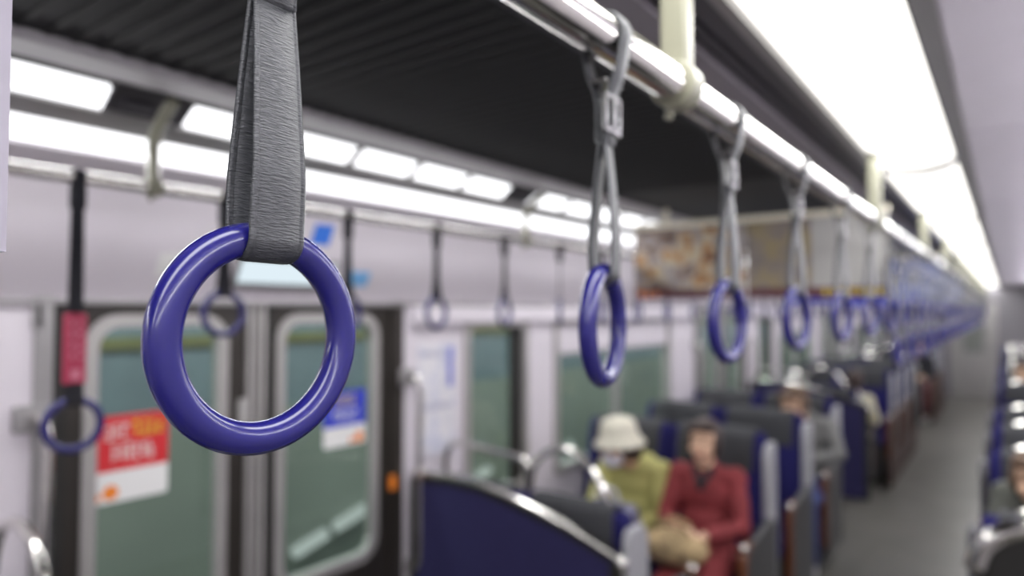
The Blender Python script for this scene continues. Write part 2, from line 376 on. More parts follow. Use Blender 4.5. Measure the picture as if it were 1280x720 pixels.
for n_, (a, b) in enumerate(sorted(wins)):
    W_ = S(empty('window_%d' % (n_+1)))
    bm = bmesh.new(); frame_ring(bm, rrect(a-.03, b+.03, .81, 1.71, .03), rrect(a+.012, b-.012, .855, 1.665, .03), -XW-.06, -XW+.012)
    obj('window_frame', bm, 'frame', W_)
    bm = bmesh.new(); bx(bm, -XW-.035, -XW-.03, a+.005, b-.005, .845, 1.675); obj('window_glass', bm, 'glass', W_)
    if b-a < 1: box('window_post', 'rubber', W_, -XW-.03, -XW-.008, b-.10, b-.012, .85, 1.67)
    else:
        mm = a+.72; box('window_post', 'frame', W_, -XW-.028, -XW+.004, mm, mm+.05, .85, 1.67)
        for q0, q1 in ((a+.02, mm), (mm+.05, b-.02)):
            bl = box('roller_blind', 'wall', W_, -XW-.024, -XW-.004, q0, q1, 1.50, 1.67, bevel=.004)
            box('blind_bar', 'trimg', bl, -XW-.026, -XW+.002, q0, q1, 1.488, 1.502)
# white pelmet over the windows
for k in range(0, 4):
    a, b = 2.10+PITCHD*k, .68+PITCHD*(k+1)
    if a < Y0: a = Y0
    if b > Y1: b = Y1
    if b > a:
        bm = bmesh.new(); bx(bm, -XW, -XW+.03, a, b, 1.69, 1.765); S(obj('trim_8', bm, 'wall', bevel=.006))

# ---------------------------------------------------------------- outside the windows: tunnel wall and trackside
bm = bmesh.new(); bx(bm, -3.75, -3.65, -3, 22, -1, 1.15); S(obj('tunnel_wall', bm, 'greens'))
bm = bmesh.new(); bx(bm, -3.74, -3.64, -3, 22, 1.55, 1.61); S(obj('trim_9', bm, 'olive'))
bm = bmesh.new(); bx(bm, -3.75, -3.66, -3, 22, 1.15, 3); S(obj('trim_10', bm, 'slate'))
S(box('ground', 'tunnelfloor', None, -3.7, -XW-.1, -3, 22, -1.0, -.9))
for i in range(9):  # glowing tubes added to make the pale streaks behind the door glass
    yy = 2.62+i*1.35
    t = tag(empty('streak_glow', (-3.6, yy, .24)), 'glowing tubes added for a pale streak, ' + ('seen through the near right door glass' if i == 0 else 'farther along behind the windows'), 'streak glow', 'glowing streak tubes added outside the windows')
    bm = bmesh.new(); tube(bm, [(0, 0, 0), (0, .24, .06)], .038); obj('glow_tube', bm, 'tglow', t); bm = bmesh.new(); tube(bm, [(0, .32, .08), (0, .60, .15)], .038); obj('glow_tube', bm, 'tglow', t)
    bm = bmesh.new(); bx(bm, -.06, -.042, 0, .6, -.03, .16); obj('glow_backing', bm, 'greens', t)
alight('tunnel_fill_light', (-2.7, 8, 2.9), (0, 0, 0), .3, 20, 520, (.95, 1, .97))  # unseen area light added to brighten the tunnel wall

# ---------------------------------------------------------------- handrails along the car
HZ = 1.75
def rail(X, z, r, label, hang_ys, hx, ztop, style):
    R = tag(empty('overhead_rail', (-X, 0, z)), label, 'handrail')
    bm = bmesh.new(); tube(bm, [(0, Y0, 0), (0, Y1, 0)], r, 24, False); obj('rail_tube', bm, 'chrome', R, smooth=True)
    for yh in hang_ys:
        h = None
        bm = bmesh.new()
        if style == 'R': 
            bx(bm, -.018, .018, yh-.014, yh+.014, r*.8, ztop-z)
            bmesh.ops.transform(bm, matrix=Matrix.Identity(4), verts=bm.verts)
        else: tube(bm, spline([(0, yh, 0), (-.004, yh, .06), (.0, yh, .12), (.05, yh, .17), (.09, yh, ztop-z)], 5), .014)
        h = obj('hanger', bm, 'bracket', R, bevel=.005 if style == 'R' else 0, smooth=style != 'R')
        bm = bmesh.new(); tube(bm, [(0, yh-.016, 0), (0, yh+.016, 0)], r+.008, 24); tube(bm, [(-.012, yh, -r-.018), (-.008, yh, -r)], .006, 8)
        obj('collar', bm, 'bracket', h, smooth=False, bevel=.003)
hys = [.79+1.565*k for k in range(-2, 11) if .79+1.565*k < Y1]
rail(.325, 2.028, .0215, 'thick polished overhead rail over the aisle carrying the violet handles', hys, 0, 2.26, 'R')
rail(1.65, 2.045, .014, 'thin overhead rail along the left wall in front of the doors', hys, 0, 2.24, 'L')

# ---------------------------------------------------------------- hanging straps
def loop_mesh(half, width, th):
    """half: (u, z) outline of one side from top (u~0) to bottom centre; mirrored to a closed loop; ribbon of given width(z) along y"""
    pts = half+[(-u, z) for u, z in half[::-1]][1:]
    if abs(half[0][0]) < 1e-6: pts = pts[:-1]
    n = len(pts); bm = bmesh.new()
    cols = [(-1, .0), (-.93, .55), (-.84, .85), (-.80, .62), (-.74, .62), (-.70, 1), (0, 1), (.70, 1), (.74, .62), (.80, .62), (.84, .85), (.93, .55), (1, 0)]
    outer = []; inner = []
    for i, (u, z) in enumerate(pts):
        a = Vector(pts[i-1]); b = Vector(pts[(i+1) % n]); t = (b-a).normalized(); nv = Vector((t.y, -t.x))
        w = width(z)/2
        outer.append([bm.verts.new((u+nv.x*th*.5*h, c*w, z+nv.y*th*.5*h)) for c, h in cols])
        inner.append([bm.verts.new((u-nv.x*th*.5*h, c*w, z-nv.y*th*.5*h)) for c, h in cols[1:-1]])
    for i in range(n):
        j = (i+1) % n
        for k in range(len(cols)-1): bm.faces.new([outer[i][k], outer[i][k+1], outer[j][k+1], outer[j][k]])
        I = lambda i, k: outer[i][k] if k in (0, len(cols)-1) else inner[i][k-1]
        for k in range(len(cols)-1): bm.faces.new([I(i, k), I(j, k), I(j, k+1), I(i, k+1)])
    return bm
def smooth2(pts, n=5):
    return [(p.x, p.y) for p in [Vector((q.x, q.y)) for q in spline([(a, b, 0) for a, b in pts], n)]]
RT = .0089          # ring tube radius
RC = .0535          # ring centre-line radius
def make_strap(drop, buckle_drop, rrail, name='hanging_strap', narrow=False, tagged=False, beltmat='belt'):
    root = empty(name)
    ztop = -drop+RC            # ring tube centre (top of ring)
    th = .0034
    # ring
    bm = bmesh.new(); N, K = 96, 28
    V = [[bm.verts.new((RT*math.sin(b), (RC+RT*math.cos(b))*math.cos(a), -drop+(RC+RT*math.cos(b))*math.sin(a))) for b in [2*PI*k/K for k in range(K)]] for a in [2*PI*k/N for k in range(N)]]
    for i in range(N):
        for k in range(K): bm.faces.new([V[i][k], V[(i+1) % N][k], V[(i+1) % N][(k+1) % K], V[i][(k+1) % K]])
    ring = obj('grip_ring', bm, 'ring', root, smooth=True)
    rr = RT+th*.5+.0006
    zb = -buckle_drop
    arc = [(rr*math.cos(a), ztop+rr*math.sin(a)) for a in [math.radians(-8-82*k/7) for k in range(8)]]
    if not narrow:
        up = smooth2([(.0022, zb), (.0026, zb-.012), (.0068, zb-.05), (.0112, zb-.10), (.0118, ztop+.03), (.0112, ztop+.008), arc[0]], 6)[:-1]
    else: up = smooth2([(.0022, zb), (.0024, ztop+.09), (.004, ztop+.05), (.0100, ztop+.012), arc[0]], 6)[:-1]
    half = [(0, zb+.001)]+up+arc
    L = zb-ztop
    wfn = lambda z: .034-.009*max(0, min(1, (z-ztop-.02)/(L)))
    obj('lower_loop', loop_mesh(half, wfn, th), beltmat, root, smooth=True, fix=True)
    # upper loop over the rail
    ru = rrail+th*.5+.0006
    arc2 = [(ru*math.sin(a), ru*math.cos(a)) for a in [math.radians(100*k/9) for k in range(10)]]
    dn = smooth2([arc2[-1], (ru*.72, -ru-.012), (.008, -ru-.035), (.0052, zb+.02), (.0052, zb-.012)], 5)[1:]
    obj('upper_loop', loop_mesh(arc2+dn+[(0, zb-.0135)], lambda z: .024, th), beltmat, root, smooth=True)
    bm = bmesh.new()
    if not narrow:
        bx(bm, .0075, .0105, -.0155, .0155, zb-.004, zb+.004); bx(bm, .0075, .0105, -.0155, .0155, zb+.03, zb+.036)
        for s in (-1, 1): bx(bm, .006, .0105, s*.0145-.0015, s*.0145+.0015, zb-.004, zb+.036)
        bx(bm, -.0085, .0105, -.017, .017, zb+.046, zb+.050); bx(bm, .0075, .012, -.003, .003, zb, zb+.034)
        obj('buckle', bm, 'buckle', root, bevel=.0008)
    else:
        bx(bm, -.008, .008, -.016, .016, zb-.01, zb+.04); obj('buckle', bm, 'dark', root, bevel=.003)
    if tagged:
        bm = bmesh.new(); bx(bm, -.008, .008, -.0215, .0215, ztop+.035, ztop+.190)
        o = obj('sleeve', bm, 'pink', root, bevel=.004); o['label'] = 'crimson printed sleeve on the belt'
        box('print_block', 'palepink', o, .008, .0086, -.010, .010, ztop+.045, ztop+.068); bm = bmesh.new()
        for q in range(5): bx(bm, .008, .0084, .006-(q % 2)*.004, .012, ztop+.09+q*.018, ztop+.098+q*.018)
        for q in range(4): bx(bm, .008, .0084, -.010, -.004, ztop+.09+q*.024, ztop+.104+q*.024)
        obj('lettering', bm, 'palepink', o)
    return root
SW = math.radians(-1.25)      # the straps swing a little while the train brakes
dropR = 2.028-1.735
proto = make_strap(dropR, 2.028-1.931, .0215)
ys = [.2144, .599, .971, 1.368, 1.805, 2.237]
while ys[-1] < Y1-.6: ys.append(ys[-1]+.405)
rz = {0: 0, 1: 12, 2: -3, 3: -7, 4: -8, 5: -8}
names = {0: 'large sharp violet grip ring on dark grey belt, nearest the camera', 1: 'violet grip ring on a glossy grey belt, second along the aisle rail', 2: 'violet grip ring, third along the aisle rail, before the food poster', 3: 'violet grip ring, fourth along the aisle rail, before the grey poster', 4: 'violet grip ring, fifth along the aisle rail, before the grey poster', 5: 'violet grip ring, sixth along the aisle rail, at the poster right edge'}
sn = math.sin(-SW)
for i, yy in enumerate(ys):
    o = proto if i == 0 else copy_tree(proto)
    sw = SW*(1 if i < 3 else random.uniform(.3, 1.2))
    o.location = (-.325, yy+math.sin(-sw)*dropR, 2.028); o.rotation_euler = (sw, 0, 0)
    a = math.radians(rz.get(i, random.uniform(-12, 8)))
    for ch in o.children:
        if ch.name.startswith(('grip_ring', 'lower_loop')): ch.rotation_euler.z = a
    tag(o, names.get(i, 'violet grip ring in the blurred far cluster along the aisle rail'), 'strap handle', 'violet strap handles on the aisle rail')
lowR = make_strap(2.028-1.60, 2.028-1.90, .0215)
for i in range(26):
    yy = ys[min(6+i, len(ys)-1)]+.2
    if 6+i >= len(ys)-1: break
    o = lowR if i == 0 else copy_tree(lowR)
    o.location = (-.325, yy+.012, 2.028)
    for ch in o.children:
        if ch.name.startswith(('grip_ring', 'lower_loop')): ch.rotation_euler.z = math.radians(random.uniform(-14, 4))
    tag(o, 'longer hanging violet grip ring in the blurred far cluster', 'strap handle', 'longer strap handles on the aisle rail')
protoL = make_strap(2.045-1.742, .06, .014, narrow=True, beltmat='dark')
low = make_strap(2.045-1.50, .06, .014, narrow=True, tagged=True, beltmat='dark')
low.location = (-1.65, .627, 2.045); low.rotation_euler = (0, 0, math.radians(-6)); tag(low, 'low violet grip ring on black belt with crimson printed sleeve, at the left door', 'strap handle', 'strap handles on the left rail')
Lys = [.975, 1.385, 1.79, 2.198, 2.62]
while Lys[-1] < 10: Lys.append(Lys[-1]+.405)
LL = {0: 'small blue ring on black belt seen inside the big near ring', 1: 'small blue ring on black belt just right of the big near ring', 2: 'small blue ring on black belt above the wall notice by the door', 3: 'small pale ring on grey belt before the first window', 4: 'black belt with its ring edge-on before the window pillar'}
for i, yy in enumerate(Lys):
    o = protoL if i == 0 else copy_tree(protoL)
    o.location = (-1.65, yy, 2.045)
    a = math.radians({0: -3, 1: 6, 2: 4, 3: 12, 4: 32}.get(i, random.uniform(20, 45)))
    for ch in o.children:
        if ch.name.startswith(('grip_ring', 'lower_loop')): ch.rotation_euler.z = a
    if i == 4:
        o.location.z = 2.045
    tag(o, LL.get(i, 'tiny blurred ring on the left rail beyond the window pillar'), 'strap handle', 'strap handles on the left rail')

# ---------------------------------------------------------------- hanging posters across the ceiling
def sheet(y, X0, X1, z0, z1, m, label, band=None, words=(), split=None):
    o = box('hanging_poster', m, None, -X1, -X0, y-.003, y+.003, z0, z1)
    tag(o, label, 'poster', 'posters hanging across the ceiling')
    for s in (-1, 1):
        yy = y+s*.0036
        if split: box('picture_panel', split[1], o, -split[0], -X0, yy-.0004, yy+.0004, z0+.045, z1-.002)
        if band: b = box('colour_band', band, o, -X1, -X0, yy-.0005, yy+.0005, z0, z0+.045)
        for (a, c, h0, h1, mm) in words:
            bm = bmesh.new(); n = max(1, int((c-a)/.034))
            for k in range(n):
                x = -c+(c-a)*(k+.1)/n; wd = (c-a)/n*.75; zz = z0+h0; hh = h1-h0
                bx(bm, x, x+wd, yy+s*.0003-.0004, yy+s*.0003+.0004, zz, zz+hh*.2); bx(bm, x+wd*.35, x+wd*.6, yy+s*.0003-.0004, yy+s*.0003+.0004, zz, zz+hh); bx(bm, x, x+wd, yy+s*.0003-.0004, yy+s*.0003+.0004, zz+hh*.55, zz+hh*.75)
            obj('lettering', bm, mm, o)
    return o
for i, y in enumerate((.113, 3.13, 6.14, 9.15, 12.16)):
    desc = ['beside the camera at the left edge of the photo', 'behind the second and third handles', 'in the blue blur beyond the grey poster', 'farther down the car', 'farthest down the car'][i]
    t = tag(empty('poster_clip', (-.95, y, 2.2)), 'pale clip bar holding the posters ' + desc, 'poster clip')
    box('clip_bar', 'cream', t, -.57, .57, -.012, .012, -.045, -.018, bevel=.004)
    for sx in (-.4, .4): box('clip_stem', 'cream', t, sx-.012, sx+.012, -.006, .006, -.018, .052)
    z0, z1 = 1.806, 2.172
    if i == 0:
        sheet(y, .385, .955, 1.778, z1, 'lavpaper', 'white poster edge at the left edge of the photo, nearest'); sheet(y, .965, 1.51, 1.778, z1, 'lavpaper', 'white poster beside the camera, left of the edge poster')
    elif i == 1:
        sheet(y, .965, 1.52, z0, z1, 'food', 'brown food photo poster with maroon strip behind the second handle', 'maroon', [(1.38, 1.50, .010, .036, 'orange')])
        sheet(y, .385, .955, z0, z1, 'food2', 'beige and grey poster with yellow wording behind the fourth and fifth handles', 'maroon', [(.40, .64, .008, .038, 'yellow')], split=(.68, 'paper'))
    else:
        sheet(y, .965, 1.52, z0, z1, 'blupic', 'blue and white poster, outer one, '+desc, 'blue'); sheet(y, .385, .955, z0, z1, 'blupic' if i < 4 else 'food', 'blue and white poster nearer the aisle, '+desc, 'blue')

# ---------------------------------------------------------------- stickers and notices
def strokes(bm, xp, y0, y1, z0, z1, n, rnd, th=.0006):
    wd = (y1-y0)/n
    for k in range(n):
        a = y0+wd*k+wd*.1; b = a+wd*.75; h = z1-z0
        for q in rnd.sample([.0, .25, .5, .75, .88], 3): bx(bm, xp, xp+th, a, b, z0+h*q, z0+h*min(1, q+.12))
        m_ = a+(b-a)*rnd.choice((.1, .4, .7)); bx(bm, xp, xp+th, m_, m_+wd*.16, z0, z1)
rnd = random.Random(11)
def sticker(y0, y1, z0, z1, colour, label, face_x):
    t = tag(empty('door_sticker', (face_x, (y0+y1)/2, z0)), label, 'sticker'); h = z1-z0; hy = (y1-y0)/2
    bm = bmesh.new(); prism(bm, rrect(-hy, hy, 0, h, .01), 0, .001, 'x'); obj('backing', bm, 'white', t)
    bm = bmesh.new(); bx(bm, .001, .0014, -hy, hy, h*.36, h); obj('colour_field', bm, colour, t)
    bm = bmesh.new(); strokes(bm, .0014, -hy*.05 if colour == 'red' else -hy*.5, hy*.85 if colour == 'red' else hy*.5, h*.74, h*.92, 4, rnd); obj('lettering', bm, 'yellow', t)
    bm = bmesh.new()
    if colour == 'red': strokes(bm, .0014, -hy*.8, -hy*.12, h*.72, h*.9, 3, rnd)
    strokes(bm, .0014, -hy*.6, hy*.6, h*.46, h*.66, 6, rnd); obj('lettering', bm, 'white', t)
    bm = bmesh.new(); tube(bm, [(.001, (-.8 if colour == 'red' else .5)*hy+.02, h*.12), (.0016, (-.8 if colour == 'red' else .5)*hy+.02, h*.12)], .022, 16)
    tube(bm, [(.001, (-.8 if colour == 'red' else .5)*hy-.018, h*.08), (.0016, (-.8 if colour == 'red' else .5)*hy-.018, h*.08)], .012, 12); obj('pictogram', bm, 'orange', t)
fx = -XW-.020
sticker(.862, 1.068, 1.19, 1.442, 'red', 'red and white warning sticker with yellow lettering on the left door glass', fx)
sticker(1.66, 1.868, 1.218, 1.434, 'blue', 'blue and white warning sticker with yellow lettering on the right door glass', fx)
# things on the slanted panel over the door: placed on its sloping face
def on_slope(name, y0, y1, z0, z1, m, label, cat, th=.006, em=False):
    def xs(z): return -(XW+(1.93-XW)*(z-1.78)/(2.11-1.78))
    bm = bmesh.new(); prism(bm, [(xs(z0), z0), (xs(z1), z1), (xs(z1)+th, z1+th*.4), (xs(z0)+th, z0+th*.4)], y0, y1)
    return tag(obj(name, bm, m), label, cat)
o = on_slope('door_display', 1.24, 1.65, 1.825, 1.925, 'trimg', 'pale lit information display above the nearest door', 'display', .010)
def xs(z): return -(XW+(1.93-XW)*(z-1.78)/(2.11-1.78))
bm = bmesh.new(); prism(bm, [(xs(1.838)+.0100, 1.838+.004), (xs(1.915)+.0100, 1.915+.004), (xs(1.915)+.0110, 1.919), (xs(1.838)+.0110, 1.842)], 1.255, 1.635); obj('screen', bm, 'screen', o)
on_slope('small_notice', 1.50, 1.58, 1.985, 2.055, 'midblue', 'small blue sign over the door right of the near strap', 'notice', .003)
on_slope('small_notice', 1.73, 1.82, 1.845, 1.90, 'sky', 'pale blue notice over the right door leaf', 'notice', .002)
on_slope('small_notice', .99, 1.07, 1.85, 1.92, 'white', 'small white notice over the left door leaf', 'notice', .002)
# wall notice right of the door
t = tag(empty('wall_notice', (-XW, 2.28, 1.2)), 'pale printed notice with blue marks on the wall between door and first window', 'notice')
bm = bmesh.new(); bx(bm, 0, .003, -.13, .12, -.1, .40); obj('sheet', bm, 'notice', t)
bm = bmesh.new(); bx(bm, .003, .0036, .06, .10, .20, .38); obj('blue_mark', bm, mat('soft_blue_print', (120, 124, 200), .5), t)
bm = bmesh.new(); strokes(bm, .003, -.11, .03, .34, .37, 6, rnd); strokes(bm, .003, -.11, .1, .10, .13, 9, rnd); obj('lettering', bm, mat('grey_print', (150, 150, 176), .5), t)

# ---------------------------------------------------------------- seats  (local: x 0 = aisle edge, +w to the wall side; seat faces +y; origin on the floor under the back plane)
def back_profile(y_top, y_bot, th, z0, z1):
    return [(y_bot, z0), (y_bot+th, z0), (y_bot+th*.95, z0+.25), (y_top+th*.9, z1-.08), (y_top+th*.55, z1-.01), (y_top+.2*th, z1), (y_top-.01, z1-.03)]
def make_seat(n, w, hoops=True, base='dpanel', name='double_seat', zt=1.10, side='panel', hoop_pts=None, arms=True):
    root = empty(name)
    W = n*w
    for k in range(n):
        a, b = k*w+.008, (k+1)*w-.008
        bm = bmesh.new(); prism(bm, [(.08, .36), (.50, .36), (.53, .39), (.53, .43), (.50, .455), (.2, .44), (.08, .44)], a, b, 'x'); obj('seat_cushion', bm, 'moq', root, bevel=.012)
        bm = bmesh.new(); prism(bm, back_profile(-.03, .03, .10, .42, zt), a, b, 'x'); bk = obj('backrest', bm, 'moq', root, bevel=.014)
        bm = bmesh.new(); d_ = zt-1.10; prism(bm, [(u, v+d_) for u, v in [(.066, .90), (.086, .90), (.079, 1.02), (.058, 1.09), (.02, 1.115), (-.03, 1.115), (-.052, 1.09), (-.05, .95), (-.036, .95), (-.036, 1.085), (.02, 1.10), (.055, 1.06)]], a+.045, b-.045, 'x')
        obj('headrest_cover', bm, 'cover', bk, bevel=.006)
    box('base', base, root, .01, W-.01, .06, .46, 0, .36, bevel=.01)
    bm = bmesh.new(); prism(bm, [(-.07, .30), (.10, .30), (.10, .60), (.085, zt-.10), (.05, zt-.05), (-.05, zt-.05), (-.07, zt-.09)], -.03, .002, 'x'); obj('side_frame', bm, side, root, bevel=.008)
    arm = None
    bm = bmesh.new(); prism(bm, [(.02, .12), (.48, .12), (.50, .30), (.50, .62), (.46, .66), (.10, .70), (.02, .68)], -.05, -.012, 'x'); arm = obj('armrest', bm, 'dpanel', root, bevel=.012)
    bm = bmesh.new(); prism(bm, [(.44, .655), (.49, .635), (.508, .60), (.508, .20), (.528, .20), (.530, .62), (.50, .668), (.44, .682)], -.052, -.010, 'x'); obj('arm_trim', bm, 'wood', arm, bevel=.003)
    bm = bmesh.new(); ell(bm, (-.031, .505, .66), (.024, .02, .024), seg=14); obj('arm_cap', bm, 'chrome', arm, smooth=True)
    if hoop_pts:
        for q in hoop_pts: bm = bmesh.new(); tube(bm, spline(q, 6), .015); obj('grab_rail', bm, 'chrome', root, smooth=True)
    if hoops:
        for k in range(n):
            x0 = k*w+.02; 
            bm = bmesh.new(); pts = [(x0, .0, .92), (x0+.0, 0, 1.02), (x0+.05, 0, 1.13), (x0+.16, 0, 1.19), (x0+.27, 0, 1.175), (x0+.36, 0, 1.13), (x0+.38, 0, 1.03)] if k == 0 else [(x0-.03, 0, 1.03), (x0, 0, 1.135), (x0+.06, 0, 1.145), (x0+.38, 0, 1.155), (x0+.45, 0, 1.14), (x0+.47, 0, 1.08), (x0+.47, 0, 1.0)]
            if n == 1: pts = [(.0, 0, .90), (.01, 0, 1.0), (.05, 0, 1.08), (.13, 0, 1.12), (.25, 0, 1.13), (.38, 0, 1.10), (.42, 0, 1.0)]
            tube(bm, spline(pts, 6), .0135); obj('grab_rail', bm, 'chrome', root, smooth=True)
    return root
# seat rows: wall side is -x in world, so mirror by rotating; use local +x -> world -x
def place(seat, X_aisle, y, face):      # face=-1 looks to the camera, +1 away; seats built with x to wall; left side
    seat.location = (-X_aisle, y, 0)
    seat.scale = (-1, face, 1)
proto_seat = make_seat(2, .52, hoops=False, zt=1.11)
XA = 1.12
protoA = make_seat(2, .47, hoops=False, zt=1.015, hoop_pts=[
    [(x-XA, .04, z) for x, z in [(2.06, .93), (2.058, 1.08), (2.03, 1.145), (1.97, 1.157), (1.8, 1.148), (1.66, 1.135), (1.605, 1.11), (1.60, .99)]],
    [(x-XA, .04, z) for x, z in [(1.60, .99), (1.583, 1.10), (1.52, 1.17), (1.431, 1.196), (1.36, 1.18), (1.30, 1.13), (1.24, 1.03), (1.218, .90)]]])
def retag(o, label, group): return tag(o, label, 'seat', group)
rows = [(2.26, 1), (3.64, -1), (4.45, -1), (5.33, -1)]
first = {0: True, 1: True}
for k in range(0, 3):
    for j, (y, f) in enumerate(rows):
        yy = y+PITCHD*k
        if yy > Y1-.4: continue
        src = protoA if j == 0 else proto_seat; q_ = int(j == 0)
        o = src if first[q_] else copy_tree(src); first[q_] = False
        place(o, XA if j == 0 else 1.02, yy, f)
        lab = {(0, 0): 'blue double seat behind the curved partition, facing away with charcoal headrests', (0, 1): 'blue double seat on which the two women sit', (0, 2): 'blue double seat right behind the two women', (0, 3): 'blue double seat of the person in grey by the second door'}.get((k, j), 'blurred blue double seat down the left of the aisle')
        retag(o, lab, 'blue double seats left of the aisle')
# near seat left of the first door: only its steel hoop reaches into the picture
o = make_seat(2, .52, hoops=False); place(o, 1.02, .46, -1); retag(o, 'double seat at the lower left corner, showing only its curved steel rail', None)
bm = bmesh.new(); tube(bm, spline([(.96, -.12, .9), (.955, -.12, 1.08), (.915, -.12, 1.205), (.84, -.12, 1.262), (.74, -.12, 1.262), (.65, -.12, 1.205), (.60, -.12, 1.08), (.595, -.12, .9)], 6), .0125); obj('grab_rail', bm, 'chrome', o, smooth=True)
# partition with curved top
def partition(y, Xs_pts, name, label, dark=False):
    pts = Xs_pts; t = tag(empty(name, (0, y, 0)), label, 'partition')
    inner = [(x, z-.018) for x, z in pts]
    bm = bmesh.new(); poly = [(-x, z) for x, z in inner]+[(-inner[-1][0], .05), (-inner[0][0], .05)]; prism(bm, poly, -.012, .012); obj('panel', bm, 'moq2' if not dark else 'dpanel', t)
    bm = bmesh.new(); n = [(x, z-.035) for x, z in pts]
    prism(bm, [(-x, z) for x, z in inner]+[(-x, z) for x, z in n[::-1]], -.016, .016); bx(bm, -pts[-1][0]-.035, -pts[-1][0]+.002, -.016, .016, .05, pts[-1][1]-.03); bx(bm, -pts[0][0]-.002, -pts[0][0]+.028, -.016, .016, .05, pts[0][1]-.03)
    obj('edge_seal', bm, 'rubber', t)
    bm = bmesh.new(); tube(bm, spline([(-x, 0, z-.008) for x, z in pts]+[(-pts[-1][0]+.012, 0, pts[-1][1]-.05)], 5), .0155, 14); obj('top_rail', bm, 'chrome', t, smooth=True)
    bm = bmesh.new(); ell(bm, (-pts[-1][0]+.008, 0, pts[-1][1]-.02), (.022, .022, .022), seg=14); obj('rail_end', bm, 'chrome', t, smooth=True)
PP = [(2.064, 1.055), (1.867, 1.072), (1.698, 1.068), (1.503, 1.031), (1.324, .988), (1.16, .935), (1.082, .905)]
partition(2.1, PP, 'seat_partition', 'large blue seat partition with curved steel top rail in the foreground')
partition(2.1+PITCHD, PP[:-1]+[(1.02, .89)], 'seat_partition', 'small blurred blue partition with steel top rail beyond the second door')
partition(2.1+2*PITCHD, PP, 'seat_partition', 'tiny far partition beyond the third door')
# brown plinth along the aisle further down
for k, (a, b) in enumerate([(7.5, 9.9), (12.2, 14.6)]):
    tag(box('seat_plinth', 'plinth', None, -.962, -.935, a, b, .02, .30, bevel=.006), 'dark brown plinth board along the aisle below the '+('farther left seats' if k == 0 else 'farthest left seats'), 'plinth')
# right side seats
ps = make_seat(1, .5, hoops=True, name='single_seat', side='dkgrey'); first = True
for k in range(0, 3):
    for j, (y, f) in enumerate([(2.66, 1), (3.86, -1), (4.68, -1), (5.48, -1)]):
        yy = y+PITCHD*k
        if yy > Y1-.4: continue
        o = ps if first else copy_tree(ps); first = False
        o.location = (-.085, yy, 0); o.scale = (1, f, 1)
        lab = {(0, 0): 'dark backed seat with steel arch rail at the lower right corner', (0, 1): 'blue seat at the right edge holding the brown haired person', (0, 2): 'blue seat behind the brown haired person at the right edge'}.get((k, j), 'far blurred blue seat right of the aisle')
        retag(o, lab, 'blue seats right of the aisle')
# dark back panel and arch for the near right seat
t = tag(empty('seat_partition', (0, 2.60, 0)), 'dark curved partition with thick steel arch at the lower right corner', 'partition')
pp = [(-.095, .3), (-.095, .93), (-.07, 1.0), (-.02, 1.05), (.06, 1.085), (.16, 1.095), (.30, 1.09), (.44, 1.06), (.44, .3)]
bm = bmesh.new(); prism(bm, pp, -.012, .012); obj('panel', bm, 'rubber', t)
bm = bmesh.new(); tube(bm, spline([(x, 0, z+.008) for x, z in pp[1:-1]], 5), .033, 16); obj('top_rail', bm, 'chrome', t, smooth=True)

# ---------------------------------------------------------------- people
def remeshed(name, bm, m, parent, vox=.007, sm=4):
    o = obj(name, bm, m, parent, smooth=True)
    r = o.modifiers.new('remesh', 'REMESH'); r.mode = 'VOXEL'; r.voxel_size = vox; r.use_smooth_shade = True
    s = o.modifiers.new('smooth', 'SMOOTH'); s.iterations = sm; s.factor = .5
    return o
def hand(bm, wrist, direc, palm_n, s=1.0, thumb=1):
    d = Vector(direc).normalized(); n = Vector(palm_n).normalized(); side = d.cross(n).normalized(); n = side.cross(d)
    w_ = Vector(wrist); c = w_+d*.045*s
    rot = Matrix((side, d, n)).transposed()
    ell(bm, c, (.038*s, .05*s, .015*s), rot, 14)
    for k, (off, L) in enumerate(((-.028, .062), (-.010, .074), (.009, .070), (.027, .054))):
        p0 = c+side*off*s+d*.035*s; p1 = p0+d*L*.5*s-n*.008*s; p2 = p1+d*L*.28*s-n*.018*s; p3 = p2+d*L*.1*s-n*.020*s
        limb(bm, [p0, p1, p2, p3], [.0090*s, .0085*s, .0078*s, .0070*s])
    p0 = w_+d*.018*s+side*.025*thumb*s; p1 = p0+side*.026*thumb*s+d*.026*s; p2 = p1+d*.03*s-n*.010*s+side*.004*thumb*s
    limb(bm, [p0, p1, p2], [.013*s, .0105*s, .0085*s])
